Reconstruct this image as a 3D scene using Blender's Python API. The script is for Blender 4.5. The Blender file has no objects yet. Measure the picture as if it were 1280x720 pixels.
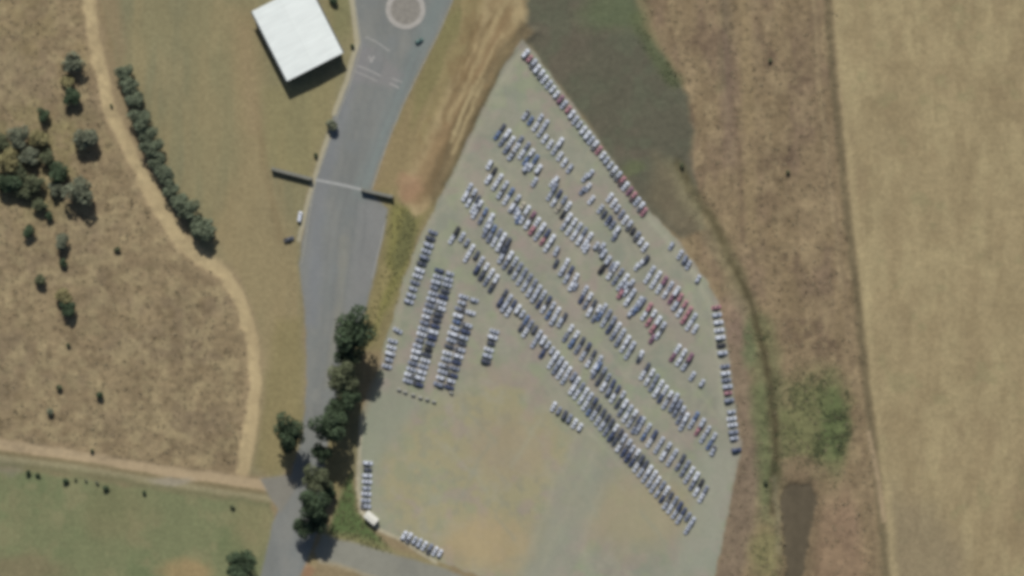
import bpy, bmesh, math, random
import numpy as np

random.seed(7)
rng = np.random.default_rng(7)
S = 1.0 / 3.0                      # metres per photo pixel (1280 px wide photo = 427 m of ground)
scene = bpy.context.scene
col = scene.collection
LIGHT = 1.20                       # display-linear value of a white horizontal surface under this sun and sky


def W(px, py):
    return ((px - 640.0) * S, (360.0 - py) * S)


def lin1(v):
    v = v / 255.0
    return v / 12.92 if v <= 0.04045 else ((v + 0.055) / 1.055) ** 2.4


def lin(c, k=1.0 / LIGHT):
    return np.array([min(0.9, lin1(v) * k) for v in c])


# ------------------------------------------------------------------ noise and masks over the ground grid
def vnoise(x, y, seed):
    xi = np.floor(x).astype(np.int64); yi = np.floor(y).astype(np.int64)
    xf = x - xi; yf = y - yi
    u = xf * xf * (3 - 2 * xf); v = yf * yf * (3 - 2 * yf)

    def h(a, b):
        n = (a * 374761393 + b * 668265263 + seed * 974634777) & 0xFFFFFFFF
        n = ((n ^ (n >> 13)) * 1274126177) & 0xFFFFFFFF
        n = n ^ (n >> 16)
        return (n & 0xFFFF) / 32767.5 - 1.0
    return ((h(xi, yi) * (1 - u) + h(xi + 1, yi) * u) * (1 - v) + (h(xi, yi + 1) * (1 - u) + h(xi + 1, yi + 1) * u) * v)


def fbm(x, y, scale, octaves=3, seed=1, ax=1.0, ay=1.0):
    t = np.zeros_like(x, dtype=float); a = 1.0; s = 0.0
    for o in range(octaves):
        f = (2 ** o) / scale
        t += a * vnoise(x * f * ax + 31.7 * o, y * f * ay + 17.3 * o, seed + o * 13)
        s += a; a *= 0.55
    return t / s


STEP = 1.7
gx = np.arange(-70, 1351, STEP); gy = np.arange(-70, 791, STEP)
NX, NY = len(gx), len(gy)
PX, PY = np.meshgrid(gx, gy)       # photo pixel coordinates, used only as a ground survey grid


def seg_dist(x, y, pts, closed):
    d = np.full(x.shape, 1e9)
    n = len(pts)
    for i in range(n if closed else n - 1):
        ax, ay = pts[i]; bx, by = pts[(i + 1) % n]
        dx, dy = bx - ax, by - ay
        t = np.clip(((x - ax) * dx + (y - ay) * dy) / (dx * dx + dy * dy + 1e-9), 0, 1)
        d = np.minimum(d, np.hypot(x - ax - t * dx, y - ay - t * dy))
    return d


def inside(x, y, pts):
    r = np.zeros(x.shape, bool); n = len(pts)
    for i in range(n):
        ax, ay = pts[i]; bx, by = pts[(i + 1) % n]
        if ay == by:
            continue
        c = ((ay > y) != (by > y)) & (x < (bx - ax) * (y - ay) / (by - ay) + ax)
        r ^= c
    return r


def sstep(a, b, v):
    t = np.clip((v - a) / (b - a), 0, 1)
    return t * t * (3 - 2 * t)


_seed = [100]


def warp(amp, scale):
    _seed[0] += 7
    if amp == 0:
        return PX, PY
    return (PX + amp * fbm(PX, PY, scale, 3, _seed[0]), PY + amp * fbm(PX, PY, scale, 3, _seed[0] + 3))


def mpoly(pts, feather=4, amp=4, scale=25):
    x, y = warp(amp, scale)
    d = seg_dist(x, y, pts, True)
    d = np.where(inside(x, y, pts), d, -d)
    return sstep(-feather, feather, d)


def mline(pts, width, feather=3, amp=3, scale=20):
    x, y = warp(amp, scale)
    d = seg_dist(x, y, pts, False)
    return 1 - sstep(width / 2 - feather, width / 2 + feather, d)


def mblob(cx, cy, rx, ry, amp=8, scale=20, feather=0.5):
    x, y = warp(amp, scale)
    d = np.hypot((x - cx) / rx, (y - cy) / ry)
    return 1 - sstep(1 - feather, 1 + feather, d)


C = np.zeros((NY, NX, 3)); C[:] = lin((136, 121, 91))


def paint(m, c, a=1.0):
    global C
    k = (m * a)[..., None]
    C = C * (1 - k) + lin(c) * k


def n01(scale, seed, ax=1, ay=1, lo=-0.1, hi=0.45, oc=3):
    return sstep(lo, hi, fbm(PX, PY, scale, oc, seed, ax, ay))


# ---- scrub on the left
scrubL = mpoly([(-80, -80), (112, -80), (125, 80), (165, 190), (215, 290), (285, 345), (318, 430), (312, 530), (302, 592), (-80, 550)], 5)
paint(scrubL, (137, 121, 91))
paint(scrubL * n01(26, 1), (120, 104, 79), 0.6)
paint(scrubL * n01(48, 301, lo=0, hi=.4), (127, 112, 88), 0.5)
paint(scrubL * n01(13, 2), (155, 141, 105), 0.5)
paint(scrubL * n01(9, 3, lo=0.2, hi=0.55), (107, 93, 68), 0.5)
paint(mblob(50, 200, 75, 70) * n01(20, 4, lo=-.3), (124, 118, 76), 0.6)
paint(mblob(70, 30, 80, 60) * n01(20, 5, lo=-.2), (134, 120, 84), 0.5)
# ---- mown paddock round the shed
pad = mpoly([(112, -80), (445, -80), (447, 60), (405, 180), (390, 225), (375, 290), (378, 400), (380, 560), (345, 600), (300, 595), (325, 480), (318, 400), (300, 350), (250, 310), (200, 220), (150, 100)], 4)
paint(pad, (131, 124, 91))
paint(pad * n01(60, 8, 1.6, .5), (120, 118, 90), 0.6)
paint(pad * n01(35, 9, 2.2, .35), (141, 128, 93), 0.5)
paint(pad * mpoly([(285, 10), (322, 10), (335, 200), (372, 300), (378, 420), (372, 590), (320, 590), (330, 480), (318, 390), (262, 300), (300, 200)], 14, 6), (146, 130, 95), 0.65)
paint(mline([(318, 120), (332, 210), (350, 300)], 8, 5), (123, 106, 76), 0.35)
paint(mline([(305, 40), (318, 160)], 14, 8), (147, 130, 97), 0.5)
paint(pad * mpoly([(130, -80), (160, 60), (150, 90), (118, 20)], 8), (140, 122, 92), 0.6)
paint(pad * mpoly([(330, 110), (425, 95), (405, 175), (385, 220), (335, 205)], 8), (136, 128, 89), 0.6)
paint(mblob(425, 5, 18, 40), (118, 118, 78), 0.5)
paint(pad * mpoly([(345, 400), (378, 400), (380, 560), (345, 600), (318, 580)], 8), (128, 119, 78), 0.55)
# ---- irrigated field at lower left
grn = mpoly([(-80, 583), (60, 592), (150, 606), (335, 630), (345, 650), (325, 800), (-80, 800)], 5)
paint(grn, (115, 119, 84))
paint(grn * n01(45, 12), (104, 114, 78), 0.65)
paint(grn * n01(24, 13), (132, 126, 92), 0.5)
paint(grn * mblob(232, 716, 30, 15), (156, 132, 92), 0.7)
paint(grn * mblob(20, 712, 60, 18), (122, 108, 82), 0.6)
paint(grn * mblob(145, 640, 45, 35), (123, 114, 82), 0.4)
paint(grn * mblob(320, 650, 30, 40), (134, 125, 90), 0.6)
paint(mblob(5, 582, 30, 9), (132, 126, 108), 0.5)
# ---- big dry field on the right
fr = sstep(1036, 1050, PX - 0.09 * (PY - 0) * 1.0 + 4 * fbm(PX, PY, 30, 2, 77))
fr = np.maximum(fr, 0)
paint(fr, (151, 136, 101))
paint(fr * n01(75, 21, 1.6, .6), (136, 120, 90), 0.75)
paint(fr * n01(30, 321, 1.8, .5), (138, 122, 90), 0.45)
paint(fr * n01(38, 22, 1.7, .7), (161, 147, 109), 0.6)
paint(fr * n01(15, 23, 1.6, .7), (135, 120, 88), 0.4)
paint(fr * n01(25, 24, 1, 1, .3, .6), (133, 128, 92), 0.35)
paint(fr * mpoly([(1110, 610), (1170, 640), (1210, 690), (1190, 800), (1080, 800)], 22, 10), (126, 114, 90), 0.6)
# ---- scrub between the lot and that field
mid = mpoly([(770, -80), (1034, -80), (1060, 250), (1085, 500), (1110, 800), (880, 800), (925, 560), (895, 380), (850, 300), (868, 180), (845, 100)], 6)
paint(mid, (133, 116, 88))
paint(mid * n01(40, 31, 1.4, .6), (122, 104, 83), 0.85)
paint(mid * n01(28, 331, 1.5, .6), (121, 105, 77), 0.5)
paint(mid * n01(17, 32, 1.4, .6), (151, 134, 101), 0.5)
paint(mid * n01(11, 33, lo=.2, hi=.6), (106, 91, 69), 0.55)
paint(mline([(905, 0), (907, 60), (903, 110)], 12, 6), (101, 98, 68), 0.55)
paint(mline([(904, 40), (914, 120), (925, 200), (930, 300)], 7, 4), (108, 91, 72), 0.7)
paint(mline([(1018, 0), (1026, 120), (1040, 250), (1052, 360)], 5, 4), (150, 134, 102), 0.6)
paint(mline([(1012, 0), (1020, 120), (1034, 250)], 4, 3), (116, 101, 78), 0.5)
paint(mline([(906, 0), (912, 200)], 14, 8), (121, 103, 88), 0.5)
paint(mline([(930, 0), (935, 150), (938, 300)], 14, 6), (142, 125, 92), 0.6)
for b in [(965, 75, 9, 16), (985, 190, 8, 22), (970, 200, 16, 14), (1000, 100, 14, 22), (878, 50, 22, 16), (990, 325, 12, 12), (1005, 415, 26, 16), (1035, 440, 16, 22), (985, 265, 8, 8), (862, 150, 10, 16)]:
    paint(mblob(*b) * n01(10, 35 + int(b[0]), lo=-.4, hi=.3), (98, 82, 66), 0.65)
paint(mpoly([(890, 410), (930, 400), (955, 560), (940, 680), (915, 760), (893, 720), (922, 560)], 8), (121, 106, 89), 0.7)
paint(mblob(920, 395, 22, 30), (135, 115, 98), 0.6)
# field boundary: furrow and its pale edge
FUR = [(1032, -80), (1036, 30), (1043, 120), (1052, 200), (1060, 280), (1068, 340), (1076, 420), (1086, 510), (1096, 590), (1105, 680), (1112, 800)]
paint(mline([(x + 10, y) for x, y in FUR], 10, 5, 2), (163, 148, 110), 0.55)
paint(mline(FUR, 9, 4, 2), (104, 94, 70), 0.85)
paint(mline([(x - 14, y) for x, y in FUR], 5, 3, 2), (120, 104, 80), 0.5)
paint(mline([(1085, 540), (1098, 600), (1105, 650)], 6, 3, 2), (168, 148, 116), 0.7)
# ---- dark green low ground beyond the lot's slanting edge
DARK = [(655, -80), (775, -80), (800, 30), (835, 80), (858, 120), (868, 165), (862, 195), (872, 240), (880, 285), (850, 300), (812, 264), (662, 56), (640, 40)]
dark = mpoly(DARK, 5, 4)
paint(dark, (91, 89, 73))
paint(dark * n01(40, 41), (100, 93, 78), 0.7)
paint(dark * n01(26, 42), (92, 97, 77), 0.5)
paint(mblob(765, 15, 40, 25), (90, 100, 70), 0.7)
paint(mline([(795, 25), (818, 65), (842, 100)], 18, 8, 5), (91, 99, 66), 0.65)
paint(dark * mpoly([(820, 190), (875, 230), (890, 300), (850, 300), (810, 250)], 14), (112, 102, 80), 0.75)
paint(mblob(792, 208, 14, 10), (98, 104, 72), 0.7)
# ---- creek, reeds, green patch
CREEK = [(848, 205), (868, 245), (888, 272), (905, 305), (922, 340), (938, 378), (948, 410), (957, 450), (964, 490), (969, 530), (971, 570), (968, 605), (966, 640)]
paint(mline([(x - 8, y + 3) for x, y in CREEK], 20, 8, 5), (128, 121, 92), 0.5)
paint(mline(CREEK[6:], 38, 10, 6), (108, 112, 76), 0.6)
paint(mblob(935, 430, 8, 30), (92, 101, 70), 0.75)
paint(mline([(948, 490), (955, 560), (962, 620)], 22, 8, 5), (98, 106, 70), 0.7)
paint(mblob(1015, 530, 42, 62, 16, 14), (108, 110, 72), 0.9)
paint(mblob(1042, 530, 18, 55, 8), (86, 99, 60), 0.8)
paint(mblob(1000, 585, 30, 14), (126, 107, 84), 0.7)
paint(mblob(962, 690, 24, 34, 8), (124, 120, 80), 0.8)
paint(mline(CREEK, 14, 7, 4, 14), (100, 96, 68), 0.6)
paint(mline(CREEK, 8, 5, 4, 10) * (0.45 + .55 * n01(14, 91, lo=-.4, hi=.2)), (88, 80, 56), 0.85)
paint(mline(CREEK[4:], 5, 3, 3, 12), (74, 68, 47), 0.7)
paint(mblob(966, 595, 8, 14), (72, 72, 48), 0.7)
paint(mpoly([(1020, 640), (1060, 610), (1085, 700), (1080, 760), (1010, 740)], 14), (137, 114, 90), 0.7)
# ---- verge between road and lot
verge = mpoly([(560, -80), (670, -80), (640, 60), (590, 165), (545, 265), (520, 300), (488, 420), (455, 520), (440, 600), (400, 640), (395, 560), (420, 480), (455, 380), (478, 300), (470, 240), (500, 140), (545, 50)], 4)
paint(verge, (128, 118, 82))
paint(mpoly([(545, 60), (600, 0), (570, 90), (525, 200), (490, 240), (468, 235), (500, 140)], 8), (139, 123, 88), 0.8)
paint(mpoly([(556, 20), (596, 0), (570, 80), (540, 120), (515, 160), (520, 110)], 8), (122, 119, 77), 0.6)
paint(mpoly([(490, 255), (528, 262), (510, 330), (470, 420), (450, 440), (480, 330)], 7), (124, 120, 70), 0.95)
paint(mpoly([(506, 262), (524, 265), (512, 320), (496, 345), (490, 320)], 6), (100, 100, 64), 0.8)
paint(mpoly([(478, 330), (490, 340), (470, 400), (452, 430)], 5), (149, 134, 95), 0.55)
paint(mpoly([(445, 520), (458, 500), (450, 600), (440, 600), (432, 560)], 4), (118, 112, 82), 0.8)
paint(mpoly([(440, 590), (446, 640), (490, 690), (470, 690), (410, 668), (425, 620)], 5), (86, 102, 60), 1.0)
paint(mline([(410, 672), (450, 678), (500, 695), (555, 712)], 14, 6), (140, 132, 92), 0.7)
paint(mblob(370, 700, 25, 14), (146, 132, 94), 0.8)
paint(mblob(385, 712, 10, 8), (150, 104, 80), 0.5)
# ---- bare excavated strip
DIRT = [(592, -80), (672, -80), (655, 30), (632, 65), (596, 140), (562, 215), (535, 262), (518, 268), (498, 245), (516, 190), (545, 105), (575, 40)]
dirt_m = mpoly(DIRT, 5, 6, 20)
paint(dirt_m, (160, 143, 105))
paint(dirt_m * mpoly([(575, -20), (612, -20), (585, 60), (545, 140), (520, 200), (500, 240), (480, 240), (530, 120)], 8, 6), (131, 119, 81), 0.8)
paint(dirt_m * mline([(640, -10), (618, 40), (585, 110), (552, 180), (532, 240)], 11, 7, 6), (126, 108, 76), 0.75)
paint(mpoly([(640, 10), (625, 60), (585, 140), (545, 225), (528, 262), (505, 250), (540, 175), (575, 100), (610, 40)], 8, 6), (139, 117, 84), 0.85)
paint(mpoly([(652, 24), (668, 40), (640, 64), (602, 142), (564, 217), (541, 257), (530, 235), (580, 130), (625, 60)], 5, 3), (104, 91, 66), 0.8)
paint(dirt_m * n01(22, 51, 1.6, 1), (126, 106, 74), 0.5)
for k in range(16):
    o_ = random.uniform(-30, 34); t0 = random.uniform(0, .7); t1 = t0 + random.uniform(.15, .4)
    A = lambda t: (632 + o_ * (1 - .5 * t) - 112 * t + 14 * t * t, 0 + 250 * t)
    paint(dirt_m * mline([A(t0), A((t0 + t1) / 2), A(t1)], random.uniform(2, 5), 3, 4), random.choice([(112, 93, 62), (120, 100, 68), (178, 162, 120), (104, 86, 58)]), 0.6)
paint(mline([(640, -20), (600, 70), (560, 150)], 6, 5, 5), (176, 160, 118), 0.6)
paint(mblob(512, 236, 14, 16), (160, 126, 98), 0.6)
# ---- the lot
LOT = [(654, 51), (664, 60), (740, 165), (812, 266), (850, 305), (880, 348), (899, 378), (912, 450), (926, 560), (910, 640), (892, 722), (892, 800), (640, 800), (610, 722), (575, 712), (545, 700), (500, 672), (472, 660), (452, 640), (447, 612), (452, 530), (458, 490), (474, 462), (480, 430), (492, 396), (505, 350), (528, 290), (545, 258), (572, 205), (602, 140), (632, 78)]
lot_m = mpoly(LOT, 2.2, 3.0, 10)
paint(lot_m, (141, 140, 123))
paint(lot_m * n01(55, 61), (148, 144, 126), 0.7)
paint(lot_m * n01(35, 62), (130, 135, 118), 0.75)
paint(lot_m * n01(26, 66, lo=.1), (141, 148, 117), 0.6)
paint(lot_m * n01(30, 67, lo=.15), (148, 137, 126), 0.7)
paint(lot_m * mpoly([(470, 560), (560, 500), (620, 450), (700, 520), (740, 560), (690, 640), (650, 720), (580, 720), (500, 670), (462, 620)], 30, 14), (152, 145, 112), 0.95)
paint(lot_m * n01(10, 68, lo=0), (133, 133, 116), 0.45)
paint(lot_m * n01(22, 70, lo=.05), (135, 142, 116), 0.4)
paint(lot_m * n01(20, 72, lo=.15), (150, 136, 126), 0.5)
paint(lot_m * n01(16, 69, lo=.1), (152, 148, 128), 0.4)
paint(lot_m * mblob(610, 680, 55, 32, 12), (166, 147, 110), 0.7)
paint(lot_m * mblob(640, 560, 50, 40, 12), (152, 139, 113), 0.7)
paint(lot_m * mblob(800, 640, 75, 50, 12), (151, 142, 112), 0.8)
paint(lot_m * mpoly([(715, 545), (770, 570), (740, 640), (690, 730), (650, 730), (680, 640)], 14, 6), (137, 138, 121), 0.6)
paint(lot_m * mline([(722, 540), (690, 620), (664, 690)], 5, 5, 5), (152, 149, 127), 0.45)
paint(lot_m * mline([(745, 560), (705, 650), (670, 720)], 4, 5, 5), (151, 148, 125), 0.4)
paint(lot_m * mpoly([(455, 480), (520, 505), (480, 570), (470, 640), (450, 600)], 14, 6), (139, 142, 122), 0.8)
paint(lot_m * mline([(540, 270), (512, 340), (486, 440)], 7, 4, 3), (157, 152, 130), 0.5)
paint(lot_m * mline([(562, 230), (615, 120), (650, 70)], 8, 4, 3), (158, 155, 132), 0.5)
paint(lot_m * mpoly([(880, 560), (925, 560), (892, 720), (840, 720)], 12, 4), (147, 149, 131), 0.7)
paint(lot_m * mline([(812, 272), (870, 345), (893, 395), (905, 520)], 6, 4, 3), (160, 160, 138), 0.5)
for k in range(60):                                          # wheel tracks worn along the aisles
    x0 = random.uniform(520, 880); y0 = random.uniform(120, 700)
    an = math.radians(random.choice([50, 50, 50, -60, 110]) + random.uniform(-5, 5)); L = random.uniform(30, 90)
    paint(lot_m * mline([(x0, y0), (x0 + L * math.cos(an), y0 + L * math.sin(an))], 4, 3, 4), random.choice([(154, 153, 130), (136, 138, 120), (150, 146, 124)]), 0.4)
paint(mline([(452, 520), (447, 612), (452, 640), (474, 662), (500, 674), (545, 703)], 4, 2, 1), (172, 165, 140), 0.85)
# ---- tracks
TRK = [(108, -80), (112, 0), (116, 40), (124, 80), (138, 140), (163, 190), (188, 240), (215, 290), (245, 322), (282, 343), (303, 380), (316, 430), (320, 480), (313, 530), (303, 592)]
trk_m = np.maximum(mline(TRK, 15, 3, 3), mline([(180, 225), (225, 300), (270, 335)], 19, 4, 3))
paint(np.maximum(mline(TRK, 24, 6, 4), 0), (148, 129, 99), 0.5)
paint(trk_m, (173, 155, 116))
paint(trk_m * n01(20, 71), (160, 142, 106), 0.5)
FARM = [(-80, 543), (0, 556), (60, 564), (120, 574), (200, 588), (270, 598), (330, 606)]
farm_m = mline(FARM, 13, 3, 3)
paint(mline(FARM, 20, 4, 3), (139, 121, 92), 0.6)
paint(farm_m, (167, 148, 116))
VERGE2 = [(-80, 555), (0, 570), (100, 582), (200, 600), (335, 621)]
paint(mline([(x, y - 3) for x, y in VERGE2], 6, 3, 2), (112, 104, 74), 0.7)
paint(mline([(x, y + 3) for x, y in VERGE2], 8, 3, 2), (143, 137, 105), 0.75)
paint(mline([(x, y + 10) for x, y in VERGE2], 8, 4, 3), (107, 108, 77), 0.7)
paint(mblob(215, 601, 26, 5, 3), (150, 142, 124), 0.7)
# ---- asphalt
ROAD = [(441, -80), (441, 0), (448, 60), (433, 110), (415, 152), (404, 190), (392, 226), (381, 280), (374, 330), (382, 400), (384, 480), (379, 540), (362, 602), (342, 655), (326, 722), (322, 800), (372, 800), (376, 722), (404, 645), (404, 590), (414, 520), (436, 460), (452, 400), (466, 350), (478, 300), (484, 262), (462, 240), (484, 176), (507, 122), (528, 80), (548, 40), (566, 0), (575, -80)]
road_m = mpoly(ROAD, 2.2, 2, 16)
paint(mpoly(ROAD, 6, 2), (140, 132, 105), 0.35)
paint(road_m, (120, 123, 119))
paint(road_m * n01(12, 83, 1.2, .7), (133, 132, 124), 0.35)
paint(road_m * n01(45, 81, 1.5, .5), (116, 118, 113), 0.6)
paint(road_m * n01(20, 82, 1.4, .4), (131, 131, 124), 0.45)
paint(road_m * mline([(555, -10), (520, 70), (480, 170), (452, 240)], 20, 8, 3), (117, 128, 124), 0.6)
paint(road_m * mline([(452, 60), (420, 160), (398, 250), (390, 400)], 18, 8, 3), (121, 124, 126), 0.6)
paint(road_m * mpoly([(452, 250), (484, 262), (460, 370), (430, 440), (440, 330)], 8), (130, 130, 127), 0.6)
paint(road_m * mline([(430, 300), (422, 400), (410, 480)], 10, 5, 3), (134, 132, 118), 0.5)
paint(road_m * mpoly([(445, 62), (470, 60), (505, 95), (490, 110), (437, 100)], 6), (131, 128, 126), 0.6)
for pts in ([(470, 60), (440, 170), (412, 280), (402, 420), (392, 540)], [(482, 66), (452, 172), (424, 282), (412, 420), (398, 540)], [(512, 70), (476, 160), (448, 240), (436, 340), (418, 460)], [(524, 66), (488, 160), (460, 240), (450, 330)]):
    paint(road_m * mline(pts, 3, 2.5, 2), (113, 115, 112), 0.5)
for k in range(22):
    x0, y0 = random.uniform(390, 520), random.uniform(0, 560)
    paint(road_m * mblob(x0, y0, random.uniform(3, 10), random.uniform(5, 18), 3, 8), random.choice([(112, 115, 113), (134, 134, 126), (118, 122, 120)]), 0.45)
JUN = [(325, 598), (360, 592), (372, 605), (352, 640), (338, 622)]
jun_m = mpoly(JUN, 2.5, 2)
paint(jun_m, (126, 123, 112))
SIDE = [(394, 690), (402, 668), (440, 678), (500, 695), (560, 712), (600, 730), (600, 800), (540, 800), (500, 740), (440, 712), (400, 702)]
side_m = mpoly(SIDE, 3, 2)
paint(side_m, (133, 132, 119))
paint(side_m * n01(30, 88), (124, 124, 114), 0.5)
paint(mline([(400, 702), (440, 712), (500, 735)], 5, 3, 2), (158, 146, 116), 0.6)
# ---- path along the road's left side
PATH = [(438, -80), (440, 0), (447, 52), (432, 105), (418, 142)]
PATH2 = [(411, 168), (402, 195), (393, 222), (383, 258), (374, 300)]
path_m = np.maximum(mline(PATH, 6, 1.6, 1), mline(PATH2, 5, 1.6, 1))
paint(path_m, (163, 156, 130))
# ---- pond
POND = [(979, 608), (990, 604), (1015, 606), (1020, 630), (1013, 665), (1006, 690), (1003, 722), (1002, 800), (981, 800), (982, 680), (977, 640)]
pond_m = mpoly(POND, 1.8, 5, 10)
paint(mpoly([(972, 596), (1026, 596), (1030, 635), (1016, 690), (1012, 800), (974, 800), (974, 690), (968, 640)], 9, 6, 12), (112, 97, 74), 0.75)
paint(mline([(969, 600), (973, 640), (974, 690)], 6, 5, 4), (138, 134, 106), 0.35)
paint(pond_m, (93, 84, 66))
# a few trodden clearings under the big roadside trees
paint(mpoly([(452, 440), (480, 440), (470, 480), (455, 520), (450, 480)], 6), (138, 120, 92), 0.6)

soft0 = 1 + 1.2 * np.clip(scrubL + mid, 0, 1) - .5 * np.clip(lot_m + road_m, 0, 1)
C *= (1 + 0.07 * fbm(PX, PY, 50, 3, 200, 1.5, .7))[..., None]
C *= 1 + (0.06 * soft0)[..., None] * fbm(PX, PY, 16, 3, 210, 1.8, .6)[..., None]
C *= 1 + (0.05 * soft0)[..., None] * fbm(PX, PY, 7, 2, 205)[..., None]
C = C * .95 + .05 * (C @ np.array([.25, .6, .15]))[..., None] * np.array([.97, 1.0, 1.03])
C = np.clip(C, 0.01, 0.85)

# ---- relief in metres
hard = np.maximum.reduce([mpoly(LOT, 9, 0), mpoly(ROAD, 8, 0), mpoly(SIDE, 8, 0), mpoly(JUN, 8, 0)])
soft = 1 - np.clip(hard, 0, 1)
rough = np.clip(scrubL + mid + 0.35 * fr + 0.5 * dark, 0, 1)
Z = soft * (0.10 * fbm(PX, PY, 60, 2, 301) + rough * (0.42 * fbm(PX, PY, 22, 3, 302) + 0.16 * fbm(PX, PY, 7, 2, 303)) + 0.04 * fbm(PX, PY, 9, 2, 304))
Z += soft * (-0.6 * mline(CREEK, 13, 6, 3) - 0.35 * mline(FUR, 9, 4, 2) + 0.25 * mline([(x + 10, y) for x, y in FUR], 9, 4, 2))
Z += soft * dirt_m * 0.35 * fbm(PX, PY, 20, 3, 309, 1.5, .8)
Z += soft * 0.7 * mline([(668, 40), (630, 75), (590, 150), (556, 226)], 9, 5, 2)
Z -= soft * 0.12 * np.maximum(trk_m, farm_m)
Z = np.where(pond_m > 0.5, -0.75, Z - 0.55 * mpoly(POND, 6, 3, 14))
Z = np.where(hard > 0.999, 0.0, Z)

# ------------------------------------------------------------------ materials
MATS = {}


def new_mat(name):
    m = bpy.data.materials.new(name); m.use_nodes = True
    return m, m.node_tree, m.node_tree.nodes['Principled BSDF']


def ground_mat(name, amps, rough=0.95, bump=0.4, spec=0.2, scales=(0.45, 1.6)):
    m, nt, b = new_mat(name)
    at = nt.nodes.new('ShaderNodeAttribute'); at.attribute_name = 'albedo'
    tc = nt.nodes.new('ShaderNodeTexCoord')
    prev = at.outputs['Color']; bsrc = None
    for a, s in zip(amps, scales):
        no = nt.nodes.new('ShaderNodeTexNoise'); no.inputs['Scale'].default_value = 1.0 / s
        no.inputs['Detail'].default_value = 4; no.inputs['Roughness'].default_value = 0.65
        nt.links.new(tc.outputs['Object'], no.inputs['Vector'])
        mr = nt.nodes.new('ShaderNodeMapRange')
        mr.inputs['From Min'].default_value = 0.3; mr.inputs['From Max'].default_value = 0.7
        mr.inputs['To Min'].default_value = 1 - a; mr.inputs['To Max'].default_value = 1 + a
        nt.links.new(no.outputs['Fac'], mr.inputs['Value'])
        mx = nt.nodes.new('ShaderNodeVectorMath'); mx.operation = 'MULTIPLY'
        nt.links.new(prev, mx.inputs[0]); nt.links.new(mr.outputs['Result'], mx.inputs[1])
        prev = mx.outputs['Vector']
        bsrc = bsrc or no
    nt.links.new(prev, b.inputs['Base Color'])
    b.inputs['Roughness'].default_value = rough; b.inputs['Specular IOR Level'].default_value = spec
    if bump:
        bp = nt.nodes.new('ShaderNodeBump'); bp.inputs['Strength'].default_value = bump; bp.inputs['Distance'].default_value = 0.12
        nt.links.new(bsrc.outputs['Fac'], bp.inputs['Height']); nt.links.new(bp.outputs['Normal'], b.inputs['Normal'])
    return m


def flat_mat(name, c, rough=0.5, metal=0.0, spec=0.5, vary=0.0, scale=1.0, coat=0.0, shown=False):
    m, nt, b = new_mat(name)
    a = lin(c) if shown else np.array(c, float)
    b.inputs['Roughness'].default_value = rough; b.inputs['Metallic'].default_value = metal
    b.inputs['Specular IOR Level'].default_value = spec; b.inputs['Coat Weight'].default_value = coat
    b.inputs['Base Color'].default_value = (*a, 1)
    if vary:
        tc = nt.nodes.new('ShaderNodeTexCoord')
        no = nt.nodes.new('ShaderNodeTexNoise'); no.inputs['Scale'].default_value = scale; no.inputs['Detail'].default_value = 5
        nt.links.new(tc.outputs['Object'], no.inputs['Vector'])
        rp = nt.nodes.new('ShaderNodeValToRGB')
        rp.color_ramp.elements[0].position = 0.3; rp.color_ramp.elements[1].position = 0.7
        rp.color_ramp.elements[0].color = (*(a * (1 - vary)), 1); rp.color_ramp.elements[1].color = (*np.minimum(a * (1 + vary), .9), 1)
        nt.links.new(no.outputs['Fac'], rp.inputs['Fac']); nt.links.new(rp.outputs['Color'], b.inputs['Base Color'])
    return m


def leaf_mat(name, c, vary=0.35):
    m, nt, b = new_mat(name)
    tc = nt.nodes.new('ShaderNodeTexCoord'); oi = nt.nodes.new('ShaderNodeObjectInfo')
    no = nt.nodes.new('ShaderNodeTexNoise'); no.inputs['Scale'].default_value = 2.2; no.inputs['Detail'].default_value = 4
    add = nt.nodes.new('ShaderNodeVectorMath'); add.operation = 'ADD'
    mul = nt.nodes.new('ShaderNodeVectorMath'); mul.operation = 'SCALE'; mul.inputs['Scale'].default_value = 37.0
    cb = nt.nodes.new('ShaderNodeCombineXYZ')
    for k in 'XYZ':
        nt.links.new(oi.outputs['Random'], cb.inputs[k])
    nt.links.new(cb.outputs['Vector'], mul.inputs[0])
    nt.links.new(tc.outputs['Object'], add.inputs[0]); nt.links.new(mul.outputs['Vector'], add.inputs[1])
    nt.links.new(add.outputs['Vector'], no.inputs['Vector'])
    rp = nt.nodes.new('ShaderNodeValToRGB'); a = np.array(c, float)
    rp.color_ramp.elements[0].position = 0.32; rp.color_ramp.elements[1].position = 0.68
    rp.color_ramp.elements[0].color = (*(a * (1 - vary)), 1); rp.color_ramp.elements[1].color = (*(a * (1 + vary)), 1)
    nt.links.new(no.outputs['Fac'], rp.inputs['Fac']); nt.links.new(rp.outputs['Color'], b.inputs['Base Color'])
    b.inputs['Roughness'].default_value = 0.75; b.inputs['Specular IOR Level'].default_value = 0.2
    return m


M_GROUND = ground_mat('dry_grass', (0.16, 0.15))
M_LOT = ground_mat('packed_gravel', (0.06, 0.05), bump=0.2)
M_ROAD = ground_mat('worn_asphalt', (0.05, 0.05), rough=0.85, bump=0.1)
M_DIRT = ground_mat('bare_dirt', (0.08, 0.08), bump=0.35)
M_PATH = ground_mat('pale_concrete', (0.05, 0.06), rough=0.85, bump=0.1)
M_WATER = ground_mat('muddy_water', (0.04, 0.06), rough=0.22, bump=0.05, spec=0.4)


# ------------------------------------------------------------------ helpers for objects
def link(name, me, parent=None, mats=()):
    o = bpy.data.objects.new(name, me); col.objects.link(o)
    for m in mats:
        me.materials.append(m)
    if parent is not None:
        o.parent = parent
    return o


def tag(o, label=None, cat=None, group=None, kind=None):
    if label: o['label'] = label
    if cat: o['category'] = cat
    if group: o['group'] = group
    if kind: o['kind'] = kind
    return o


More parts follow.
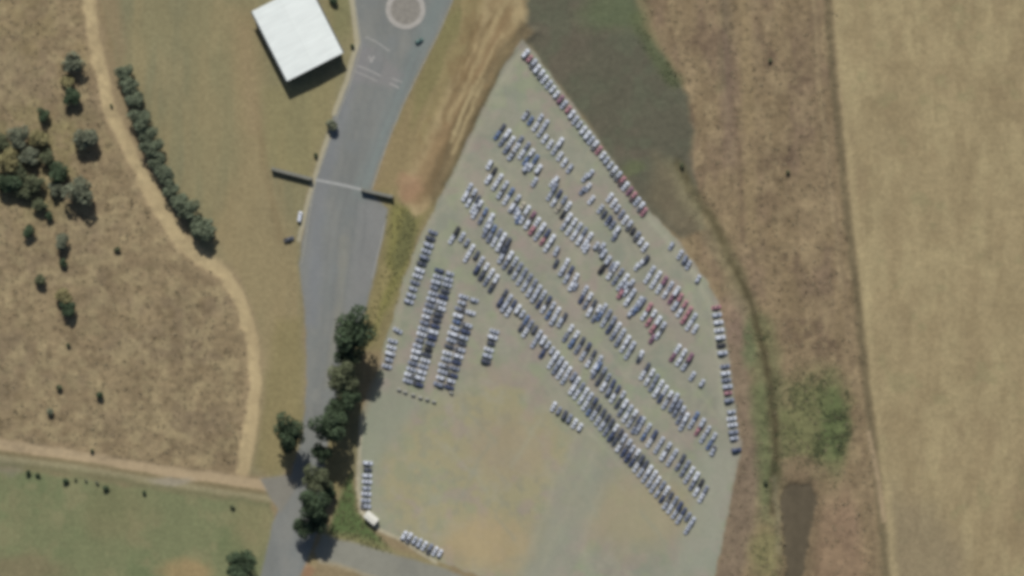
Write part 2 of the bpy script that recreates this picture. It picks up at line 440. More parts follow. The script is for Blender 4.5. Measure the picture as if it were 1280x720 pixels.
def empty(name, x, y, z=0.0, rz=0.0, label=None, cat=None, group=None):
    o = bpy.data.objects.new(name, None); col.objects.link(o)
    o.empty_display_size = 0.5; o.location = (x, y, z); o.rotation_euler = (0, 0, rz)
    return tag(o, label, cat, group)


class MB:
    def __init__(self):
        self.v = []; self.f = []; self.mi = []

    def face(self, pts, m=0):
        i = len(self.v); self.v += [tuple(p) for p in pts]; self.f.append(tuple(range(i, i + len(pts)))); self.mi.append(m)

    def grid(self, rings, m=0, closed=True, caps=True):
        base = len(self.v); n = len(rings[0])
        for r in rings:
            self.v += [tuple(p) for p in r]
        for k in range(len(rings) - 1):
            for j in range(n if closed else n - 1):
                a = base + k * n + j; b = base + k * n + (j + 1) % n
                self.f.append((a, b, b + n, a + n)); self.mi.append(m)
        if caps:
            self.f.append(tuple(base + j for j in reversed(range(n)))); self.mi.append(m)
            self.f.append(tuple(base + (len(rings) - 1) * n + j for j in range(n))); self.mi.append(m)

    def box(self, x0, x1, y0, y1, z0, z1, bev=0.0, m=0):
        def ring(z, i):
            return [(x0 + i, y0, z), (x1 - i, y0, z), (x1, y0 + i, z), (x1, y1 - i, z), (x1 - i, y1, z), (x0 + i, y1, z), (x0, y1 - i, z), (x0, y0 + i, z)]
        b = bev or min(x1 - x0, y1 - y0, z1 - z0) * 0.06
        top = [(min(max(p[0], x0 + b), x1 - b), min(max(p[1], y0 + b), y1 - b), z1) for p in ring(z1, b * 1.2)]
        self.grid([ring(z0, b), ring(z1 - b, b), top], m)

    def tube(self, p, r, n=8, m=0):
        rings = []
        for k, (q, rr) in enumerate(zip(p, r)):
            d = np.array(p[min(k + 1, len(p) - 1)], float) - np.array(p[max(k - 1, 0)], float)
            d /= np.linalg.norm(d) + 1e-9
            a = np.cross(d, (0.31, 0.95, 0.1)); a /= np.linalg.norm(a) + 1e-9; b = np.cross(d, a)
            rings.append([np.array(q) + rr * (math.cos(t) * a + math.sin(t) * b) for t in [2 * math.pi * j / n for j in range(n)]])
        self.grid(rings, m)

    def mesh(self, name, mats=()):
        me = bpy.data.meshes.new(name); me.from_pydata(self.v, [], self.f)
        for m in mats:
            me.materials.append(m)
        me.polygons.foreach_set('material_index', self.mi)
        bm = bmesh.new(); bm.from_mesh(me); bmesh.ops.recalc_face_normals(bm, faces=bm.faces); bm.to_mesh(me); bm.free()
        return me


# ------------------------------------------------------------------ ground sheets cut from the one surveyed grid
cls = np.zeros((NY - 1, NX - 1), int)


def cell(m):
    return (m[:-1, :-1] + m[1:, :-1] + m[:-1, 1:] + m[1:, 1:]) / 4 > 0.5


for k, m in ((8, dirt_m), (1, lot_m), (4, trk_m), (5, farm_m), (2, road_m), (9, jun_m), (3, side_m), (6, path_m), (7, pond_m)):
    cls[cell(m)] = k
wx = (PX - 640) * S; wy = (360 - PY) * S
ALLV = np.stack([wx, wy, Z], -1).reshape(-1, 3)
ALLC = C.reshape(-1, 3)
II, JJ = np.meshgrid(np.arange(NY - 1), np.arange(NX - 1), indexing='ij')


def sheet(name, k, mat, extra=None):
    sel = cls == k
    i = II[sel]; j = JJ[sel]
    q = np.stack([i * NX + j, (i + 1) * NX + j, (i + 1) * NX + j + 1, i * NX + j + 1], -1)
    used, inv = np.unique(q.ravel(), return_inverse=True)
    v = ALLV[used]; c = ALLC[used]; q = inv.reshape(-1, 4)
    if extra is not None:
        ev, ec, eq = extra
        q = np.concatenate([q, eq + len(v)]); v = np.concatenate([v, ev]); c = np.concatenate([c, ec])
    me = bpy.data.meshes.new(name)
    me.vertices.add(len(v)); me.vertices.foreach_set('co', v.astype(np.float32).ravel())
    me.loops.add(len(q) * 4); me.loops.foreach_set('vertex_index', q.astype(np.int32).ravel())
    me.polygons.add(len(q)); me.polygons.foreach_set('loop_start', np.arange(0, len(q) * 4, 4, dtype=np.int32))
    me.update(calc_edges=True)
    me.polygons.foreach_set('use_smooth', np.ones(len(q), bool))
    at = me.attributes.new('albedo', 'FLOAT_COLOR', 'POINT')
    at.data.foreach_set('color', np.concatenate([c, np.ones((len(c), 1))], 1).astype(np.float32).ravel())
    return tag(link(name, me, None, [mat]), kind='structure')


xa, xb, ya, yb = wx.min() + 1, wx.max() - 1, wy.min() + 1, wy.max() - 1
B = 9000.0
ev = np.array([(-B, -B, -.9), (B, -B, -.9), (B, B, -.9), (-B, B, -.9), (xa, ya, -.9), (xb, ya, -.9), (xb, yb, -.9), (xa, yb, -.9)])
eq = np.array([(0, 1, 5, 4), (1, 2, 6, 5), (2, 3, 7, 6), (3, 0, 4, 7)])
sheet('ground', 0, M_GROUND, (ev, np.tile(lin((140, 125, 94)), (8, 1)), eq))
sheet('parking_lot', 1, M_LOT)
sheet('road', 2, M_ROAD)
sheet('access_road', 3, M_ROAD)
sheet('road_junction', 9, M_ROAD)
sheet('dirt_track', 4, M_DIRT)
sheet('farm_track', 5, M_DIRT)
sheet('bare_dirt_terrain', 8, M_DIRT)
sheet('footpath', 6, M_PATH)
sheet('pond_water', 7, M_WATER)


def ground_z(px, py):
    j = int(np.clip(round((px - gx[0]) / STEP), 0, NX - 1)); i = int(np.clip(round((py - gy[0]) / STEP), 0, NY - 1))
    return float(Z[i, j])


# ------------------------------------------------------------------ road paint, island, kerbs
def strip_mesh(mb, pts, width, z, h=0.0):
    for (a, b) in zip(pts[:-1], pts[1:]):
        ax, ay = W(*a); bx, by = W(*b)
        d = math.hypot(bx - ax, by - ay); nx, ny = -(by - ay) / d * width / 2, (bx - ax) / d * width / 2
        if h:
            mb.grid([[(ax + nx, ay + ny, z), (bx + nx, by + ny, z), (bx - nx, by - ny, z), (ax - nx, ay - ny, z)],
                     [(ax + nx, ay + ny, z + h), (bx + nx, by + ny, z + h), (bx - nx, by - ny, z + h), (ax - nx, ay - ny, z + h)]])
        else:
            mb.face([(ax + nx, ay + ny, z), (ax - nx, ay - ny, z), (bx - nx, by - ny, z), (bx + nx, by + ny, z)])


M_KERB = flat_mat('kerb_concrete', (148, 146, 134), .85, shown=True, vary=.15, scale=.7)
mb = MB()
strip_mesh(mb, [(566, 0), (549, 40), (529, 80), (508, 122), (485, 176), (465, 236)], .35, -.05, .17)
strip_mesh(mb, [(445, 8), (452, 60), (437, 110), (419, 152), (408, 190), (396, 222)], .35, -.05, .17)
strip_mesh(mb, [(394, 229), (385, 280), (377, 330)], .35, -.05, .17)
tag(link('kerb', mb.mesh('kerb'), None, [M_KERB]), kind='structure')
M_PAINT = flat_mat('faded_road_paint', (152, 150, 145), 0.8, shown=True, vary=0.12, scale=0.8)
M_PAINT2 = flat_mat('pale_concrete_strip', (152, 153, 149), 0.85, shown=True, vary=0.1, scale=0.8)
mb = MB()
strip_mesh(mb, [(447, 82), (462, 88), (476, 95)], 0.55, 0.012)
strip_mesh(mb, [(443, 89), (458, 95), (472, 102)], 0.45, 0.012)
strip_mesh(mb, [(457, 46), (470, 52), (487, 64)], 0.5, 0.012)
strip_mesh(mb, [(461, 70), (465, 78)], 0.9, 0.013)
strip_mesh(mb, [(463, 78), (468, 70)], 0.9, 0.016)
strip_mesh(mb, [(487, 104), (499, 110)], 0.7, 0.012)
strip_mesh(mb, [(490, 98), (503, 103)], 0.5, 0.012)
strip_mesh(mb, [(483, 268), (476, 302), (465, 348)], 0.35, 0.012)
o = link('road_markings', mb.mesh('road_markings'), None, [M_PAINT]); tag(o, kind='structure')
mb = MB()
strip_mesh(mb, [(391, 224), (412, 228), (436, 233), (452, 237)], 1.2, 0.02)
tag(link('road_threshold_strip', mb.mesh('road_threshold_strip'), None, [M_PAINT2]), kind='structure')
mb = MB()                                    # roundabout: pale apron ring and its inner disc
cx, cy = W(507, 12)
N = 48
for r0, r1, z0, z1 in ((8.3, 8.2, 0.0, 0.10), (8.2, 6.2, 0.10, 0.13)):
    for k in range(N):
        t0, t1 = 2 * math.pi * k / N, 2 * math.pi * (k + 1) / N
        mb.face([(cx + r0 * math.cos(t0), cy + r0 * math.sin(t0), z0), (cx + r0 * math.cos(t1), cy + r0 * math.sin(t1), z0), (cx + r1 * math.cos(t1), cy + r1 * math.sin(t1), z1), (cx + r1 * math.cos(t0), cy + r1 * math.sin(t0), z1)])
mb.face([(cx + 6.2 * math.cos(2 * math.pi * k / N), cy + 6.2 * math.sin(2 * math.pi * k / N), 0.129) for k in range(N)], 1)
tag(link('road_roundabout', mb.mesh('road_roundabout'), None, [flat_mat('apron_concrete', (160, 156, 148), .85, shown=True, vary=.12, scale=.5), flat_mat('island_gravel', (131, 127, 118), .9, shown=True, vary=.15, scale=.6)]), kind='structure')

# ------------------------------------------------------------------ the shed
M_ROOF = flat_mat('white_roof_sheeting', (0.605, 0.64, 0.61), 0.6, spec=0.2, vary=0.07, scale=0.3)
M_WALL = flat_mat('grey_wall_cladding', (0.30, 0.31, 0.31), 0.7)
M_DARK = flat_mat('dark_surface', (0.05, 0.055, 0.06), 0.5)
M_TRIM = flat_mat('grey_trim', (0.18, 0.18, 0.18), 0.6)
p0, p1, p3 = np.array(W(316, 16)), np.array(W(360, 103)), np.array(W(385, -21))
sc_c = (p1 + p3) / 2
ang = math.atan2(*(p1 - p0)[::-1])           # x runs down the long side
Ls, Ws = np.linalg.norm(p1 - p0), 78 * S
nt_ = M_ROOF.node_tree; tx_ = next(n for n in nt_.nodes if n.type == 'TEX_NOISE'); tc_ = next(n for n in nt_.nodes if n.type == 'TEX_COORD')
mp_ = nt_.nodes.new('ShaderNodeMapping'); mp_.inputs['Scale'].default_value = (2.6, .35, 1)
nt_.links.new(tc_.outputs['Object'], mp_.inputs['Vector']); nt_.links.new(mp_.outputs['Vector'], tx_.inputs['Vector'])
sh = empty('farm_shed', sc_c[0], sc_c[1], 0, ang, 'large white-roofed shed casting a dark shadow on the grass left of the road', 'shed')
H = 6.6
hl, hw = Ls / 2, Ws / 2
mb = MB(); mb.box(-hl + .5, hl - .5, -hw + .5, hw - .5, -.3, H - .15, 0.05); link('wall', mb.mesh('wall'), sh, [M_WALL])
mb = MB()
pr = []
nr = 60
for k in range(nr + 1):
    y = -hw + 2 * hw * k / nr
    pr.append((y, H + (1 - abs(y) / hw) * 0.45 + (0.04 if k % 2 else 0)))
prof = [(y, z) for y, z in pr] + [(hw, H - .12), (-hw, H - .12)]
mb.grid([[(-hl, y, z) for y, z in prof], [(hl, y, z) for y, z in prof]])
rf = link('roof', mb.mesh('roof'), sh, [M_ROOF])
mb = MB(); mb.box(-hl, hl, -.2, .2, H + .47, H + .53); link('ridge_cap', mb.mesh('ridge_cap'), rf, [M_ROOF])
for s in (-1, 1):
    mb = MB(); mb.box(-hl, hl, s * (hw + .28) - .26, s * (hw + .28) + .26, H - .3, H - .08); link('eave_shade_strip', mb.mesh('eave_shade_strip'), sh, [M_DARK])  # dark strips added along the eaves, standing in for the shaded wall sliver
for q in (-7, 0, 7):
    mb = MB(); mb.box(hl - .5, hl - .42, q - 2.2, q + 2.2, -.1, 4.2); link('roller_door', mb.mesh('roller_door'), sh, [M_TRIM])

# ------------------------------------------------------------------ entrance walls
M_CONC = flat_mat('entrance_concrete', (118, 118, 108), 0.85, shown=True, vary=.1, scale=.6)


def entrance_wall(a, b, label):
    (ax, ay), (bx, by) = W(*a), W(*b)
    L = math.hypot(bx - ax, by - ay)
    r = empty('entrance_wall', (ax + bx) / 2, (ay + by) / 2, 0, math.atan2(by - ay, bx - ax), label, 'wall', 'walls either side of the road entrance')
    mb = MB(); mb.box(-L / 2, L / 2, -.35, .35, -.4, 2.4); link('wall_panel', mb.mesh('wall_panel'), r, [M_CONC])
    mb = MB(); mb.box(-L / 2 - .1, L / 2 + .1, -.65, .65, 2.4, 2.58); link('coping', mb.mesh('coping'), r, [M_CONC])
    for s in (-1, 1):
        mb = MB(); mb.box(s * (L / 2 - .45) - .55, s * (L / 2 - .45) + .55, -.6, .6, -.4, 2.75); link('pier', mb.mesh('pier'), r, [M_CONC])


entrance_wall((340, 211), (390, 224), 'long grey wall with dark shadow on the grass at the road left side')
entrance_wall((452, 237), (491, 246), 'shorter grey wall with dark shadow at the road right side below the dirt strip')

# ------------------------------------------------------------------ site hut beside the lot
hx, hy = W(464, 647)
hut = empty('site_hut', hx, hy, 0, math.radians(-40), 'small cream site hut in the lot corner between two short car rows', 'hut')
mb = MB(); mb.box(-2.75, 2.75, -1.5, 1.5, 0, 2.6); link('wall', mb.mesh('wall'), hut, [flat_mat('cream_wall', (.62, .6, .52), .7)])
mb = MB(); mb.grid([[(-2.95, -1.7, 2.6), (-2.95, 1.7, 2.6), (-2.95, 1.7, 2.72), (-2.95, 0, 2.95), (-2.95, -1.7, 2.72)], [(2.95, -1.7, 2.6), (2.95, 1.7, 2.6), (2.95, 1.7, 2.72), (2.95, 0, 2.95), (2.95, -1.7, 2.72)]])
link('roof', mb.mesh('roof'), hut, [flat_mat('cream_roof', (.56, .55, .48), .6)])
mb = MB(); mb.box(-.45, .45, 1.5, 1.56, .15, 2.15); link('door', mb.mesh('door'), hut, [M_TRIM])
for s in (-1, 1):
    mb = MB(); mb.box(s * 1.7 - .5, s * 1.7 + .5, 1.5, 1.55, 1.1, 2.0); link('window', mb.mesh('window'), hut, [M_DARK])

# ------------------------------------------------------------------ cars
M_GLASS = flat_mat('tinted_glass', (0.03, 0.034, 0.042), 0.08, spec=0.5)
M_TYRE = flat_mat('tyre_rubber', (0.02, 0.02, 0.02), 0.9)
M_TRAY = flat_mat('tray_liner', (0.05, 0.05, 0.05), 0.8)
PAINTS = {'white': (.49, .52, .575), 'silver': (.34, .37, .43), 'grey': (.175, .197, .25), 'charcoal': (.065, .073, .095), 'black': (.03, .03, .034),
          'navy': (.055, .07, .125), 'blue': (.11, .155, .26), 'red': (.32, .16, .18), 'maroon': (.19, .10, .14), 'green': (.08, .14, .125), 'gold': (.36, .33, .26)}
M_CAR = {k: flat_mat(k + '_car_paint', v, 0.32, spec=0.5, coat=0.4) for k, v in PAINTS.items()}
#            length width hull-top(front, mid, rear)  cabin x: base_rear, roof_rear, roof_front, base_front  roof z
KINDS = {
    'sedan': dict(L=4.75, Wd=1.80, z=(.78, .92, .92), cab=(-1.55, -.80, .35, 1.15), rz=1.43),
    'hatchback': dict(L=4.15, Wd=1.74, z=(.80, .94, .96), cab=(-1.98, -1.55, .30, 1.12), rz=1.48),
    'wagon': dict(L=4.80, Wd=1.82, z=(.80, .94, .96), cab=(-2.25, -1.85, .30, 1.12), rz=1.52),
    'four-wheel drive': dict(L=4.90, Wd=1.92, z=(1.02, 1.12, 1.14), cab=(-2.32, -2.05, .42, 1.10), rz=1.85),
    'ute': dict(L=5.20, Wd=1.86, z=(.98, 1.05, 1.05), cab=(-.75, -.55, .52, 1.15), rz=1.75),
    'van': dict(L=4.90, Wd=1.90, z=(1.0, 1.12, 1.12), cab=(-2.42, -2.30, 1.10, 1.75), rz=2.0),
}


def car_meshes(kind):
    K = KINDS[kind]; L, w = K['L'] / 2, K['Wd'] / 2
    zf, zm, zr = K['z']; b0, r0, r1, b1 = K['cab']; rz = K['rz']
    body = MB()
    st = [(-L, .80, .50, zr - .12), (-L + .12, .93, .30, zr - .02), (-L + .5, 1, .24, zr), (b0 + .1, 1, .22, zm), (0, 1, .22, zm), (b1, 1, .22, zm - .01), (b1 + .25, 1, .22, (zm + zf) / 2 + .03), (L - .4, .97, .24, zf), (L - .12, .88, .30, zf - .1), (L, .72, .45, zf - .22)]
    st = sorted(st, key=lambda s: s[0])
    rings = []
    for x, k, zb, zt in st:
        h = w * k
        rings.append([(x, -h * .9, zb), (x, h * .9, zb), (x, h, (zb + zt) / 2), (x, h * .97, zt - .10), (x, h * .84, zt), (x, 0, zt + .03), (x, -h * .84, zt), (x, -h * .97, zt - .10), (x, -h, (zb + zt) / 2)])
    body.grid(rings)
    tb, tr = w * .86, w * .70                       # belt and roof half widths
    zb = zm - .05
    base = [(b0, -tb, zb), (b1, -tb, zb), (b1, tb, zb), (b0, tb, zb)]
    roof = [(r0, -tr, rz - .05), (r1, -tr, rz - .05), (r1, tr, rz - .05), (r0, tr, rz - .05)]
    crown = [(r0 + .15, -tr + .15, rz), (r1 - .15, -tr + .15, rz), (r1 - .15, tr - .15, rz), (r0 + .15, tr - .15, rz)]
    body.grid([base, roof, crown])
    if kind == 'ute':
        t0, t1 = -L + .12, b0 - .12
        body.box(t0, t1, -w * .93, -w * .85, 1.0, 1.28); body.box(t0, t1, w * .85, w * .93, 1.0, 1.28)
        body.box(t0, t0 + .08, -w * .84, w * .84, 1.0, 1.26)

    def lerp(p, q, t):
        return tuple(p[i] + (q[i] - p[i]) * t for i in range(3))

    def pane(p00, p10, p11, p01, out, i=.07, j=.1):  # p0x base edge, p1x roof edge
        a = lerp(lerp(p00, p10, i), lerp(p01, p11, i), j); b = lerp(lerp(p00, p10, 1 - i), lerp(p01, p11, 1 - i), j)
        c = lerp(lerp(p00, p10, 1 - i), lerp(p01, p11, 1 - i), 1 - j * .5); d = lerp(lerp(p00, p10, i), lerp(p01, p11, i), 1 - j * .5)
        n = np.cross(np.array(b) - np.array(a), np.array(d) - np.array(a)); n = n / np.linalg.norm(n)
        if np.dot(n, out) < 0: n = -n
        mbp = MB()
        mbp.grid([[np.array(p) - n * .01 for p in (a, b, c, d)], [np.array(p) + n * .02 for p in (a, b, c, d)]])
        return mbp
    R = {'body': body,
         'windscreen': pane(base[1], base[2], roof[2], roof[1], (1, 0, .5)),
         'rear_window': pane(base[0], base[3], roof[3], roof[0], (-1, 0, .3)),
         'side_window': [pane(base[0], base[1], roof[1], roof[0], (0, -1, 0), .05, .15), pane(base[3], base[2], roof[2], roof[3], (0, 1, 0), .05, .15)]}
    wh = []
    for sx in (-L + .85, L - .85):
        for sy in (-1, 1):
            m = MB(); r = .33; y0, y1 = sorted((sy * (w - .2), sy * (w + .015)))
            m.grid([[(sx + r * math.cos(t), y, r + r * math.sin(t)) for t in [2 * math.pi * k / 12 for k in range(12)]] for y in (y0, y1)])
            wh.append(m)
    R['wheel'] = wh
    if kind == 'ute':
        tm = MB(); tm.box(-L + .22, b0 - .15, -w * .83, w * .83, 1.06, 1.10); R['tray'] = tm
    return R


CS = 0.865
GEO = {k: car_meshes(k) for k in KINDS}
SHARED = {}
for k, g in GEO.items():
    SHARED[k] = [('windscreen', g['windscreen'].mesh('windscreen', [M_GLASS])), ('rear_window', g['rear_window'].mesh('rear_window', [M_GLASS]))]
    SHARED[k] += [('side_window', m.mesh('side_window', [M_GLASS])) for m in g['side_window']]
    SHARED[k] += [('wheel', m.mesh('wheel', [M_TYRE])) for m in g['wheel']]
    if 'tray' in g:
        SHARED[k] += [('tray', g['tray'].mesh('tray', [M_TRAY]))]
BODY = {}
PROTO = {}


def car(kind, colr, px, py, heading, label, group, z=0.0, cat='car', name='parked_car'):
    key = (kind, colr)
    x, y = W(px, py)
    if key not in PROTO:
        root = empty(name, 0, 0)
        link('body', GEO[kind]['body'].mesh('body', [M_CAR[colr]]), root)
        for n, me in SHARED[kind]:
            link(n, me, root)
        PROTO[key] = root
    else:
        src = PROTO[key]
        root = src.copy(); root.name = name; col.objects.link(root)
        for ch in src.children:
            c = ch.copy(); col.objects.link(c); c.parent = root
        if 'group' in root and not group:
            del root['group']
    root.location = (x, y, z); root.rotation_euler = (0, 0, heading); root.scale = (CS, CS, CS)
    tag(root, label, cat, group)
    return root


PAL = {
    'mix': [('white', 38), ('silver', 28), ('grey', 12), ('charcoal', 8), ('black', 3), ('navy', 4), ('blue', 3), ('red', 2), ('gold', 2)],
    'pale': [('white', 40), ('silver', 34), ('grey', 14), ('charcoal', 5), ('navy', 4), ('blue', 2), ('gold', 1)],
    'red': [('red', 22), ('maroon', 14), ('white', 36), ('silver', 22), ('charcoal', 6)],
    'darkblue': [('white', 28), ('silver', 28), ('grey', 19), ('charcoal', 9), ('navy', 9), ('blue', 5), ('black', 2)],
    'edge': [('white', 52), ('silver', 40), ('grey', 8)],
    'pink': [('red', 26), ('maroon', 16), ('white', 36), ('silver', 22)],
    'night': [('white', 16), ('silver', 20), ('grey', 24), ('charcoal', 18), ('navy', 16), ('blue', 4), ('black', 2)],
    'purple': [('maroon', 18), ('white', 38), ('silver', 30), ('red', 4), ('navy', 10)],
}
KW = [('sedan', 38), ('hatchback', 22), ('wagon', 14), ('four-wheel drive', 16), ('ute', 8), ('van', 2)]


def pick(w):
    return random.choices([a for a, _ in w], [b for _, b in w])[0]


ONES = ['first', 'second', 'third', 'fourth', 'fifth', 'sixth', 'seventh', 'eighth', 'ninth', 'tenth', 'eleventh', 'twelfth', 'thirteenth', 'fourteenth', 'fifteenth', 'sixteenth', 'seventeenth', 'eighteenth', 'nineteenth', 'twentieth']


def ordinal(n):
    if n <= 20: return ONES[n - 1]
    t, o = divmod(n, 10)
    if o == 0: return {3: 'thirtieth', 4: 'fortieth'}[t]
    return {2: 'twenty', 3: 'thirty', 4: 'forty'}[t] + '-' + ONES[o - 1]


SPOTS = {}                        # row key -> list of (file, px, py, heading, palette)


def put(key, f, px, py, ax, nose, pal):
    """ax = direction of the car's axis in degrees (counter-clockwise from the photo's right); nose = 1 or -1 along it"""
    h = math.radians(ax + random.uniform(-1.8, 1.8)) + (0 if nose > 0 else math.pi)
    SPOTS.setdefault(key, []).append((f, px + random.uniform(-.35, .35), py + random.uniform(-.35, .35), h, pal))


def row(key, a, b, n, files='D', ax=58, off=6.2, pal='mix', gap=(0.0, 0.0), fnames=('upper', 'lower')):
    ux, uy = math.cos(math.radians(ax)), -math.sin(math.radians(ax))
    for i in range(n):
        t = i / max(1, n - 1)
        x, y = a[0] + (b[0] - a[0]) * t, a[1] + (b[1] - a[1]) * t
        p = pal(i) if callable(pal) else pal
        if files in ('D', 'U') and random.random() >= gap[0]:
            o_ = off if files == 'D' else 0
            put(key, fnames[0] if files == 'D' else '', x + ux * o_, y + uy * o_, ax, 1, p)
        if files in ('D', 'L') and random.random() >= gap[1]:
            o_ = off if files == 'D' else 0
            put(key, fnames[1] if files == 'D' else '', x - ux * o_, y - uy * o_, ax, -1, p)


def ones(key, pts, f='', ax=60, pal='pale'):
    for x, y in pts:
        put(key, f, x, y, ax, random.choice((1, -1)), pal)


# perimeter rows
row('edge', (657, 67), (801, 258), 31, 'U', 52, pal=lambda i: 'pink' if i in (0, 1, 8, 9, 10, 11, 17, 18, 19, 20, 21, 22, 25, 26, 27, 28, 29) else 'edge')
ones('edge', [(804.5, 265)], '', 55, 'red')
ones('corner', [(839, 307), (850, 318), (855.5, 325), (860.5, 331.5), (872, 349)], '', 62, 'darkblue')
row('roadside', (541, 290), (511, 377), 12, 'U', -20, pal=lambda i: 'red' if i in (5, 6, 7) else 'mix')
row('wide', (556, 340), (516.5, 478), 20, 'D', -17, 6.9, 'darkblue', (0.02, 0.02), ('right', 'left'))
row('narrow', (586, 373), (555, 482), 15, 'D', -17, 6.9, 'darkblue', (0.12, 0.0), ('right', 'left'))
row('short', (618, 414), (607, 452), 6, 'U', -17, pal='mix')
ones('tree', [(497, 413)], '', -30, 'darkblue')
row('tree', (491, 426), (484, 458), 5, 'U', -17, pal='mix')
row('hut', (460, 579), (457, 633), 8, 'U', -5, pal='pale')
row('gate', (505, 669), (550, 692), 8, 'U', 60, pal='pale')
row('right', (895, 384), (903, 441), 7, 'U', 8, pal='mix')
row('right', (906, 458), (911, 500), 6, 'U', 8, pal=lambda i: 'red' if i in (3, 4) else 'darkblue')
row('right', (914, 515), (917, 548), 5, 'U', 8, pal='mix')
ones('right', [(920, 562)], '', 8, 'darkblue')
row('lone', (692, 508), (725, 534), 6, 'U', 62, pal='red')
SPOTS['lone'] = [(f, x, y, h, 'mix') for f, x, y, h, p in SPOTS['lone']]
# second slanting row
row('second', (660, 138), (715, 205), 10, 'D', 58, 6.2, 'pale', (0.32, 0.0))
ones('second', [(731, 222), (738, 217), (728, 238), (734.5, 234), (739, 250)], 'upper', 52)
row('second', (762, 247), (806, 309), 10, 'U', 56, pal='darkblue')
SPOTS['second'] = [(f or 'upper', *r) for f, *r in SPOTS['second']]
k0 = len(SPOTS['second'])
row('second', (750, 261), (771, 288), 5, 'L', 56, pal='darkblue')
row('second', (738 + 22, 276), (760 + 8, 296), 2, 'L', 56, pal='pale')
row('second', (796, 333), (807, 324), 3, 'L', 58, pal='pale')
SPOTS['second'] = [(f or 'lower', *r) for f, *r in SPOTS['second']]
row('second', (812, 343), (842, 369), 5, 'D', 58, 6.2, 'purple', (.1, 0))
row('second', (847, 377), (864, 402), 4, 'D', 58, 6.2, 'red')
ones('second', [(869, 411)], 'lower', 60)
# third slanting row
row('third', (625, 164), (642, 189), 4, 'D', 56, 6.2, 'mix')
ones('third', [(650, 175)], 'upper', 52)
row('third', (655, 188), (666, 204), 3, 'D', 56, 6.2)
ones('third', [(657, 209), (668, 227)], 'lower', 60); ones('third', [(673, 211), (690, 229), (694, 226)], 'upper', 56)
row('third', (690, 240), (707, 263), 4, 'D', 58, 6.2, 'mix')
row('third', (708, 277), (734, 301), 5, 'D', 58, 6.2, 'pale')
ones('third', [(733, 311)], 'lower', 56); ones('third', [(745, 307), (752, 309)], 'upper', 54)
row('third', (750, 323), (761, 339), 3, 'D', 56, 7, 'mix', (.2, .1))
row('third', (766, 338), (785, 360), 4, 'D', 56, 6.2, 'pale')
row('third', (779, 362), (796, 381), 3, 'D', 56, 6.2, 'mix')
ones('third', [(788, 391), (793.5, 388)], 'lower', 56); ones('third', [(803, 377), (799, 383)], 'upper', 56)
row('third', (808, 389), (825, 414), 4, 'D', 58, 6.2, 'pink')
ones('third', [(815, 423)], 'lower', 60, 'red')
row('third', (844, 441), (859, 452), 3, 'D', 58, 6.2, 'red')
ones('third', [(865, 470), (877, 479)], 'lower', 58)
N_IND = {k: len(v) for k, v in SPOTS.items()}
# rows beyond the three hundred: one mass
row('m4', (614, 219), (650, 263), 6); ones('m4', [(612, 206), (646, 263), (648, 274)], '', 62, 'mix')
row('m4', (656, 268), (687, 304), 6, 'D', 58, 6.2, lambda i: 'red' if i < 3 else 'mix')
ones('m4', [(695, 314), (695, 329), (719, 358)], '', 64)
row('m4', (705, 334), (717, 352), 3, 'D', 62, 6.2)
row('m4', (729, 368), (745, 392), 4, 'D', 62, 6.2, 'darkblue')
row('m4', (752, 390), (787, 438), 7, 'D', 60, 6.2, 'pale')
ones('m4', [(798, 449), (801, 444)], '', 66)
row('m4', (806, 464), (834, 500), 6, 'D', 60, 6.2, 'pale')
row('m4', (842, 503), (855, 527), 4, 'D', 64, 6.2, 'darkblue')
row('m4', (867, 525), (889, 551), 4, 'D', 60, 6.2, 'mix'); ones('m4', [(891, 563)], '', 66)
row('m5', (584, 240), (594, 255), 3, 'D', 62, 6.2); row('m5', (596, 262), (611, 278), 3, 'D', 62, 6.2)
row('m5', (609, 286), (632, 308), 5, 'D', 62, 6.2, 'darkblue')
row('m5', (629, 318), (694, 395), 12, 'D', 60, 6.2, 'darkblue')
ones('m5', [(700, 403), (705, 396)], '', 62)
row('m5', (710, 416), (746, 455), 6, 'D', 60, 6.2, 'darkblue')
row('m5', (745, 463), (775, 499), 6, 'D', 60, 6.2, 'darkblue')
row('m5', (778, 510), (796, 530), 4, 'D', 60, 6.2, 'pale'); row('m5', (800, 532), (815, 548), 3, 'D', 60, 6.2, 'darkblue')
row('m5', (824, 556), (840, 572), 3, 'D', 60, 6.2); row('m5', (850, 578), (879, 617), 6, 'D', 60, 6.2, 'darkblue')
row('m6', (568, 294), (617, 354), 9, 'D', 60, 6.2, 'darkblue', (.05, .15))
row('m6', (628 + 3.2, 372 - 5.2), (862 + 3.2, 657 - 5.2), 45, 'U', 58, pal='night')
row('m6', (628 - 3.3, 372 + 5.3), (862 - 3.3, 657 + 5.3), 45, 'L', 58, pal='darkblue', gap=(0, .06))

WHERE = {
    'edge': ('from the top tip along the dark grass edge', 'cars along the dark grass edge'),
    'corner': ("from top among sparse cars at the lot's right bend", 'cars at the right bend of the lot'),
    'roadside': ('from top in single row nearest the road verge', 'cars along the road verge'),
    'wide': ('file of longest upright double row', 'cars in the longest upright double row'),
    'narrow': ('file of shorter upright double row', 'cars in the shorter upright double row'),
    'short': ('from top of shortest upright row nearest open gravel', 'cars in the short upright row'),
    'tree': ('from top of little row beside the big tree shadow', 'cars beside the big roadside tree'),
    'hut': ('from top of row above the cream site hut', 'cars above the site hut'),
    'gate': ('from left in row below the cream site hut', 'cars below the site hut'),
    'right': ('from top of row along the right lot edge', 'cars along the right lot edge'),
    'lone': ('from left in lone short row on open gravel', 'cars in the lone row on open gravel'),
    'second': ('file of slanting row nearest edge row', 'cars in the slanting row nearest the edge row'),
    'third': ('file of slanting row second from edge row', 'cars in the slanting row second from the edge row'),
}
n_ind = 0
